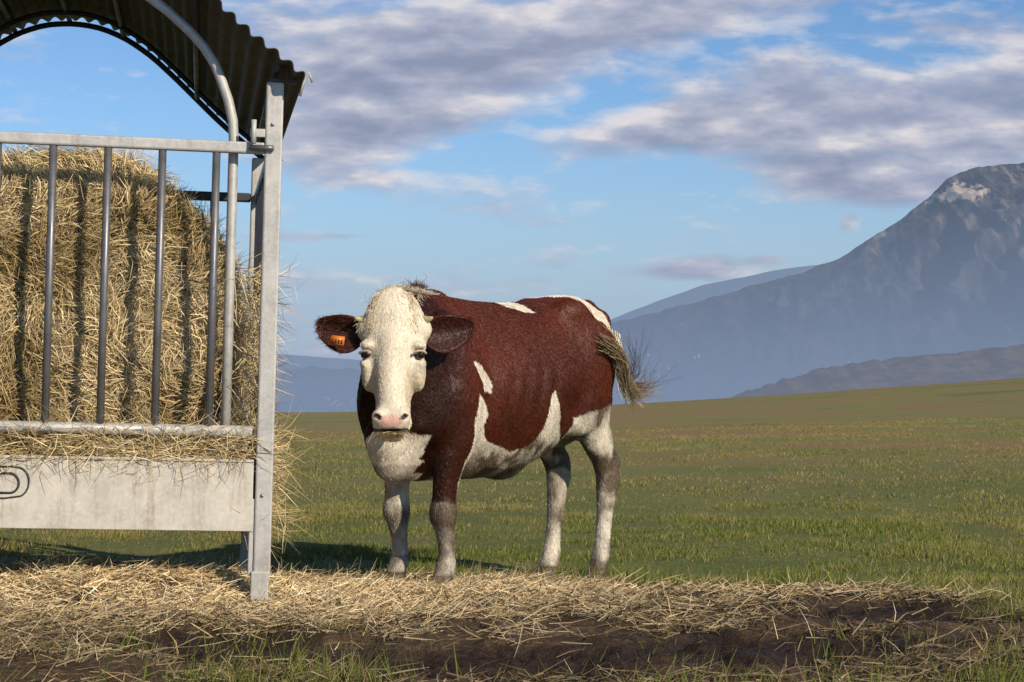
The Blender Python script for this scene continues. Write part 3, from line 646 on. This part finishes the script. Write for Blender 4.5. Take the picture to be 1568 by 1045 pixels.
def inpoly(x,z,poly):
    r=np.zeros(len(x),bool);n=len(poly)
    for i in range(n):
        x1,z1=poly[i];x2,z2=poly[(i+1)%n]
        c=((z1>z)!=(z2>z))&(x<(x2-x1)*(z-z1)/((z2-z1)+1e-12)+x1); r^=c
    return r
polys=[[(-.05,1.01),(-.12,.99),(-.225,.885),(-.225,.855),(-.15,.86),(-.09,.93)],
 [(-.10,.84),(-.17,.81),(-.205,.76),(-.185,.70),(-.24,.63),(-.33,.585),(-.43,.56),(-.53,.575),(-.60,.62),(-.63,.71),(-.66,.83),(-.69,.865),(-.735,.80),(-.77,.69),(-.87,.61),(-1.0,.3),(.02,.3),(-.06,.6)],
 [(-.88,1.5),(-1.22,1.5),(-1.24,1.37),(-1.30,1.26),(-1.38,1.14),(-1.6,1.02),(-1.6,.9),(-1.42,1.02),(-1.30,1.13),(-1.19,1.21),(-1.08,1.27),(-.98,1.325)],
 [(-.44,1.45),(-.58,1.45),(-.66,1.32),(-.73,1.25),(-.64,1.25),(-.54,1.29)]]
def pigment(P):
    n=len(P); wx=.022*fbm(P[:,0]*14,P[:,1]*14,P[:,2]*14,3); wz=.022*fbm(P[:,0]*14+30,P[:,1]*14,P[:,2]*14,3)
    x=P[:,0]+wx;y=P[:,1];z=P[:,2]+wz
    dk=fbm(P[:,0]*3,P[:,1]*3,P[:,2]*3+5,3)[:,None]
    br=np.array([.085,.0178,.0062])*(1+.7*dk); white=np.array([.74,.67,.55]); grey=np.array([.125,.092,.062])
    col=br*np.ones((n,1))
    nf=sstep(-.15,.18,x)[:,None]; col=col*(1-.72*nf)  # shade on neck and chest darkened into the coat colour
    wm=np.zeros(n,bool)
    for p in polys: wm|=inpoly(x,z,p)
    wm|=(x>.13)&(z<.68-.9*np.maximum(.06-y,0)-.2*np.maximum(y-.1,0))&(y>-.03)&~((x<.165)&(y>.12))
    wm|=(x>.08)&(z<.48)&(y<.08)
    wm|=(x>-.4)&(y<0)&(z<.46)
    wm|=(x>-.4)&(y>0)&(z<.345)
    wm|=(x<-.9)&(z<.72+.06*np.clip((-x-.9)/.3,0,1))
    d=P-O; r=d@Hr;f=d@Hf;u=P[:,2]-O[2]
    hm=(u<.09)&(u>-.70)&(f>-.075+.4*wx)&(np.abs(r)<.2); wm|=hm
    col=np.where(wm[:,None],white,col)
    dn=fbm(P[:,0]*9,P[:,1]*9,P[:,2]*7,4); dn2=fbm(P[:,0]*30,P[:,1]*30,P[:,2]*16,3)
    body=~hm; dn=dn+.35*dn2
    dirt=sstep(.66,.50,z)*(.60+1.1*dn)*(z>.36)*(x<-.1)+sstep(-.05,.35,dn)*sstep(.9,.6,z)*.55*(x<-.25)+.55*(x<-.9)*(z>.44)*(z<.85)*(1+1.8*dn)
    dirt=dirt+(x>.1)*(z<.52)*.35*(1+dn)
    leftfront=(x>-.4)&(y>0)&(z<.40)&(x<.13); dirt=np.where(leftfront,np.clip(.92+.8*dn,.5,1),dirt)
    kn=(x>-.4)&(y<=0)&(z<.42); dirt=np.where(kn,np.clip(.36+.55*np.exp(-((z-.27)/.09)**2)+1.1*dn,.08,1),dirt)
    dirt=np.where((z<.08)&(x>-.5),np.clip(.78+.9*dn+sstep(0.03,-.08,z)*.4,.4,1.0),dirt)
    dirt=np.where((x<-.9)&(z<.44),np.clip(.26+.35*np.exp(-((z-.40)/.08)**2)+1.3*dn+.75*sstep(.08,-.10,z),.03,1),dirt)
    dirt=np.clip(dirt,0,1)*body*wm
    col=col*(1-dirt[:,None])+grey*dirt[:,None]*(.9+.6*dn[:,None])
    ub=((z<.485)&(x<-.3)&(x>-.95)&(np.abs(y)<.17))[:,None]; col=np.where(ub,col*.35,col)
    hoof=((P[:,2]<.0)&(x>-.5))|((P[:,2]<-.062)&(x<-.5)); col=np.where(hoof[:,None],np.array([.10,.07,.045])*(1+.5*dn[:,None]),col)
    fc=fbm(P[:,0]*12,P[:,1]*12,P[:,2]*5,3)
    col=np.where(hm[:,None],np.array([.76,.68,.53])*(1+.14*fc[:,None]),col)
    tn=(hm&(f>.0))[:,None]*(np.clip(sstep(.045,.085,np.abs(r))*sstep(-.28,-.36,u)*sstep(-.58,-.50,u),0,1)*.35)[:,None]
    col=col*(1-tn)+np.array([.46,.34,.20])*tn
    pk=np.clip(1-((r/.058)**2+((u+.552)/.034)**2),0,1)*(f>.16)*hm; pk=sstep(.0,.35,pk)[:,None]; col=col*(1-pk)+np.array([.66,.40,.33])*pk
    mouth=hm&(u<-.586+.4*r*r)&(u>-.604)&(f>.09); col=np.where(mouth[:,None],np.array([.07,.045,.035]),col)
    for s in (1,-1):
        rr_=(r-s*.058);uu_=(u+.532); nz=((rr_*.9+uu_*.43*s)/.021)**2+((uu_*.9-rr_*.43*s)/.011)**2<1; col=np.where((hm&nz&(f>.15))[:,None],np.array([.04,.02,.016]),col)
        ey=((r-s*.130)/.032)**2+((u-EU)/.018)**2; k=sstep(1.5,.6,ey)[:,None]*(hm&(f>.0))[:,None]; col=col*(1-k)+np.array([.12,.07,.05])*k
    return np.clip(col,0,1),hm
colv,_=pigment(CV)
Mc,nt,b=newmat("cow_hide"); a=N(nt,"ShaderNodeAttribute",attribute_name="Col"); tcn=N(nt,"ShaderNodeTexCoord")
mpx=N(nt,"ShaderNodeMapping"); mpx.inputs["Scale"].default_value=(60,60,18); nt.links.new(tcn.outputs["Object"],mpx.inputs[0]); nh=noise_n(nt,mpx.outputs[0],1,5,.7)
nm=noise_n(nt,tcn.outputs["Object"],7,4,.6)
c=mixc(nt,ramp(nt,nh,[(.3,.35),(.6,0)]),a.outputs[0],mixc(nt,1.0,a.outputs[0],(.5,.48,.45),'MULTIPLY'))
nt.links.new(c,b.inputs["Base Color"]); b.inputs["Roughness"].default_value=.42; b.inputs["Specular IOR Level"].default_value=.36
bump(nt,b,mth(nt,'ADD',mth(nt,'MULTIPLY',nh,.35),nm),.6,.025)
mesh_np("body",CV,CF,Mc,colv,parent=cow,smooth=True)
def ear(sg):
    ns,nq=26,15; V=[]
    for i in range(ns):
        s=i/(ns-1); wd=.028+.058*math.sin(math.pi*min(1,s**.85*.98))**.8 if s<.98 else .012
        for j in range(nq):
            t=-1+2*j/(nq-1); cup=.045*(t*t)*math.sin(math.pi*(.15+.8*s))-.01
            droop=-.018*math.sin(s*2.2)
            r=sg*(.130+.222*s); u=-.13+.035*s+droop-t*wd*(1.25 if t>0 else .75)-.012
            f=-.045-.03*s+cup*(1.0 if t>0 else .7)
            V.append(hp(r,f,u))
    V=np.array(V); F=[]
    for i in range(ns-1):
        for j in range(nq-1): F.append([i*nq+j,i*nq+j+1,(i+1)*nq+j+1,(i+1)*nq+j])
    return V,np.array(F)
fur=[]
for sg,nm_ in ((1,"ear_left"),(-1,"ear_right")):
    V,F=ear(sg); dark=np.tile(np.array([.05,.014,.008]),(len(V),1))
    eo=mesh_np(nm_,V,F,Mc,dark,parent=cow,smooth=True); m=eo.modifiers.new("s",'SOLIDIFY'); m.thickness=.008; m.offset=0
    n=2600; ii=rng.integers(0,len(F),n); w_=rng.dirichlet([1,1,1,1],n); P=(V[F[ii]]*w_[:,:,None]).sum(1)
    Dr=np.array([*(Hr[:2]*sg),-.1])+Hf*.35+rng.normal(0,.5,(n,3))
    c_=np.array([.085,.022,.011])*rng.uniform(.5,1.4,(n,1)); fur.append(strands(P,Dr,rng.uniform(.012,.03,n),.0007,.1,c_))
for sg,nm_ in ((1,"eye_left"),(-1,"eye_right")):
    bpy.ops.mesh.primitive_uv_sphere_add(segments=24,ring_count=16,radius=.020); e=bpy.context.object; e.name=nm_; e.parent=cow
    e.location=hp(sg*.124,.068,EU); bpy.ops.object.shade_smooth()
    me_,ntx,bx=newmat("eye_"+nm_); bx.inputs["Base Color"].default_value=(.012,.008,.006,1); bx.inputs["Roughness"].default_value=.1; e.data.materials.append(me_)
    ang=np.linspace(.1,math.pi-.1,14)
    path=[hp(sg*(.123)+.026*math.cos(t),.082+.010*math.sin(t)-.45*sg*(.026*math.cos(t)),EU+.003+.014*math.sin(t)) for t in ang]
    Ml,ntx,bx=newmat("eyelid"); bx.inputs["Base Color"].default_value=(.45,.34,.25,1); bx.inputs["Roughness"].default_value=.7
    tube_obj("upper_lid_"+nm_,path,.0055,Ml,cow,8)
    n=70; tq=rng.uniform(.3,2.8,n); P=np.array([hp(sg*.123+.025*math.cos(t),.088-.45*sg*.025*math.cos(t),EU+.006+.012*math.sin(t)) for t in tq])
    fur.append(strands(P,Hf*1.0+Hr*sg*.5+np.array([0,0,-.5])+rng.normal(0,.15,(n,3)),rng.uniform(.012,.020,n),.0005,.1,np.tile(np.array([.4,.32,.22]),(n,1))))
    Mho,ntx,bx=newmat("horn"); bx.inputs["Base Color"].default_value=(.42,.36,.20,1); bx.inputs["Roughness"].default_value=.5
    tube_obj("horn_"+nm_,[hp(sg*.13,-.02,-.095),hp(sg*.150,-.01,-.098),hp(sg*.166,.002,-.094),hp(sg*.176,.012,-.088)],[.018,.016,.011,.004],Mho,cow,12)
Mt,ntx,bx=newmat("ear_tag_plastic"); bx.inputs["Base Color"].default_value=(.62,.16,.015,1); bx.inputs["Roughness"].default_value=.4
def quadbox(name,cr,cf,cu,hr,hu,mat,th=.003):
    V=[]
    for df in (-th,th):
        for a_,b_ in ((-1,-1),(1,-1),(1,1),(-1,1)): V.append(hp(cr+a_*hr+b_*hu*.12,cf+df,cu+b_*hu-a_*hr*.12))
    return mesh_np(name,np.array(V),np.array([[0,1,2,3],[7,6,5,4],[0,4,5,1],[1,5,6,2],[2,6,7,3],[3,7,4,0]]),mat,parent=cow)
quadbox("ear_tag",-.252,.014,-.192,.031,.020,Mt)
Mk,ntx,bx=newmat("tag_ink"); bx.inputs["Base Color"].default_value=(.05,.03,.02,1)
for k in range(4): quadbox("tag_digit_%d"%k,-.271+.0128*k,.018,-.194-.0015*k,.0030,.009,Mk,.0015)
TR=CF; nF=len(TR); p0,p1,p2,p3=[CV[TR[:,i]] for i in range(4)]
fn_=np.cross(p2-p0,p3-p1); area=np.linalg.norm(fn_,axis=1)*.5; fn_=norm(fn_)
ctr=(p0+p2)/2
ix=np.clip(((ctr+fn_*.015-np.array([gx[0],gy[0],gz[0]]))/HS).round().astype(int),0,np.array(S.shape)-1); iy=np.clip(((ctr-fn_*.015-np.array([gx[0],gy[0],gz[0]]))/HS).round().astype(int),0,np.array(S.shape)-1)
flip=S[ix[:,0],ix[:,1],ix[:,2]]<S[iy[:,0],iy[:,1],iy[:,2]]; print("flipped frac",flip.mean()); fn_[flip]*=-1
if flip.mean()>.5: bpy.data.objects["body"].data.flip_normals()
n=230000; ii=rng.choice(nF,n,p=area/area.sum()); w_=rng.dirichlet([1,1,1,1],n)
P=p0[ii]*w_[:,:1]+p1[ii]*w_[:,1:2]+p2[ii]*w_[:,2:3]+p3[ii]*w_[:,3:]; Nn=fn_[ii]
pc,hm=pigment(P)
keep=~(((P[:,2]<-.01)&(P[:,0]>-.5))|((P[:,2]<-.07)&(P[:,0]<-.5)))
d=P-O; r=d@Hr;f=d@Hf;u=P[:,2]-O[2]
keep&=~(hm&(u<-.49)&(f>.15))
for s in (1,-1): keep&=~(hm&(((r-s*.130)/.030)**2+((u-EU)/.018)**2<1))
g=np.where(hm[:,None],np.array([0,0,-1.0])+0*P,np.array([-.55,0,-.75])+0*P)
sw=fbm(P[:,0]*3,P[:,1]*3,P[:,2]*3,2)[:,None]; g=g+np.array([.5,.3,.0])*sw
tg=norm(g-Nn*(g*Nn).sum(1,keepdims=True))
Dr=tg+Nn*rng.uniform(.04,.20,(n,1))+rng.normal(0,.10,(n,3))
L=rng.uniform(.008,.017,n)*np.where(hm,.7,1.0)
P,Dr,L,pc=P[keep],Dr[keep],L[keep],pc[keep]; n=len(P)
clump=fbm(P[:,0]*40,P[:,1]*40,P[:,2]*22,2)[:,None]
fur.append(strands(P,Dr,L,.0006,.05,pc*rng.uniform(.75,1.25,(n,1))*(1+.45*clump),.2))
n=3200; rr=rng.normal(0,.05,n); uu=rng.uniform(-.15,.03,n); ff=np.interp(uu,HT[0],HT[2])-.5*rr**2/.1*.3-.006
P=np.array([hp(a_,b_,c_) for a_,b_,c_ in zip(rr,ff,uu)]); Dr=Hr*rng.normal(0,.35,(n,1))+rr[:,None]*Hr*5+Hf*rng.uniform(.05,.3,(n,1))+np.array([0,0,-1.0])*rng.uniform(.5,1.1,(n,1))
fur.append(strands(P,Dr,rng.uniform(.015,.032,n),.0008,rng.normal(0,.2,n),np.array([.76,.64,.44])*rng.uniform(.6,1.1,(n,1))))
n=2600; rr=rng.normal(.06,.05,n); ff=rng.uniform(-.12,-.01,n)
P=np.array([hp(a_,b_,.045-abs(a_)*.15) for a_,b_ in zip(rr,ff)]); Dr=Hr*rng.normal(.5,.6,(n,1))+Hf*rng.normal(.1,.4,(n,1))+np.array([0,0,1.0])*rng.uniform(-.1,.5,(n,1))
fur.append(strands(P,Dr,rng.uniform(.015,.035,n),.0008,rng.normal(0,.3,n),np.array([.70,.60,.44])*rng.uniform(.6,1.1,(n,1))))
n=1500; t=rng.uniform(0,1,(n,1)); A_=hp(.06,-.13,.03);B_=np.array([.03,.02,1.33]); P=A_*(1-t)+B_*t+rng.normal(0,.015,(n,3))
Dr=np.array([-.5,.1,.5])+rng.normal(0,.5,(n,3)); fur.append(strands(P,Dr,rng.uniform(.02,.045,n),.0008,rng.normal(0,.2,n),np.array([.07,.022,.012])*rng.uniform(.6,1.5,(n,1))))
wx2l=lambda X,D,z: np.array([Fv[0]*(X+.429)+Fv[1]*(D-9.3), Lv[0]*(X+.429)+Lv[1]*(D-9.3), z])
root=np.array([-1.465,.10,.99])
def hairbundle(n,ctrl,spread,col,w0=.0013):
    ctrl=np.array(ctrl); m=9; tq=np.linspace(0,1,m); K=len(ctrl)-1
    Bm=np.array([[comb(K,i)*t**i*(1-t)**(K-i) for i in range(K+1)] for t in tq])
    Vs=[];Fs=[];Cs=[]
    for q in range(n):
        cc=ctrl+rng.normal(size=ctrl.shape)*np.array(spread)[:,None]
        pts=Bm@cc; ln=rng.uniform(.7,1.05); pts=pts[0]+(pts-pts[0])*ln
        T_=norm(np.gradient(pts,axis=0)); sd=norm(np.cross(T_,rng.normal(size=3)))*(w0*np.linspace(1,.35,m))[:,None]
        Vs.append(np.stack([pts-sd,pts+sd],1).reshape(-1,3)); o=q*2*m
        Fs.append(np.array([[o+2*i,o+2*i+1,o+2*i+3,o+2*i+2] for i in range(m-1)])); Cs.append(np.tile(col*rng.uniform(.5,1.4),(2*m,1)))
    return np.concatenate(Vs),np.concatenate(Fs),np.concatenate(Cs)
tan=np.array([.44,.33,.19]); cream=np.array([.68,.59,.44]); dkb=np.array([.07,.03,.018])
fur.append(hairbundle(460,[root,root+[-.02,.05,-.10],wx2l(.59,10.35,.86),wx2l(.65,10.35,.80)],[.012,.02,.025,.03],tan))
fur.append(hairbundle(460,[root+[0,-.01,.15],root+[-.01,.04,.02],wx2l(.56,10.3,.91),wx2l(.61,10.3,.84)],[.013,.016,.02,.025],cream))
fur.append(hairbundle(260,[root,root+[0,.1,-.08],wx2l(.61,10.3,.78),wx2l(.74,10.3,.85)],[.012,.03,.035,.035],tan*.8))
fur.append(hairbundle(300,[np.array([-1.10,.27,1.09]),np.array([-1.33,.33,1.03]),wx2l(.55,10.05,.86),wx2l(.66,10.2,.80)],[.03,.025,.025,.03],tan*.5))
fur.append(hairbundle(60,[root+[0,.03,-.05],wx2l(.61,10.3,.86),wx2l(.68,10.3,.95),wx2l(.65,10.3,1.12)],[.01,.03,.05,.06],dkb))
fur.append(hairbundle(40,[root+[0,.03,-.05],wx2l(.62,10.3,.84),wx2l(.72,10.3,.84),wx2l(.77,10.3,.93)],[.01,.03,.04,.05],dkb))
n=150; P=np.array([hp(a_,.17,-.600) for a_ in rng.normal(0,.028,n)]); Dr=Hr*rng.normal(0,.8,(n,1))+Hf*.4+np.array([0,0,-1.0])*rng.uniform(.1,1,(n,1))
fur.append(strands(P,Dr,rng.uniform(.02,.075,n),.0013,.15,np.array([.15,.11,.055])*rng.uniform(.4,2.6,(n,1))))
v,f,c=joinm(fur); mesh_np("coat_hair",v,f,M_fur,c,parent=cow)
print("done")
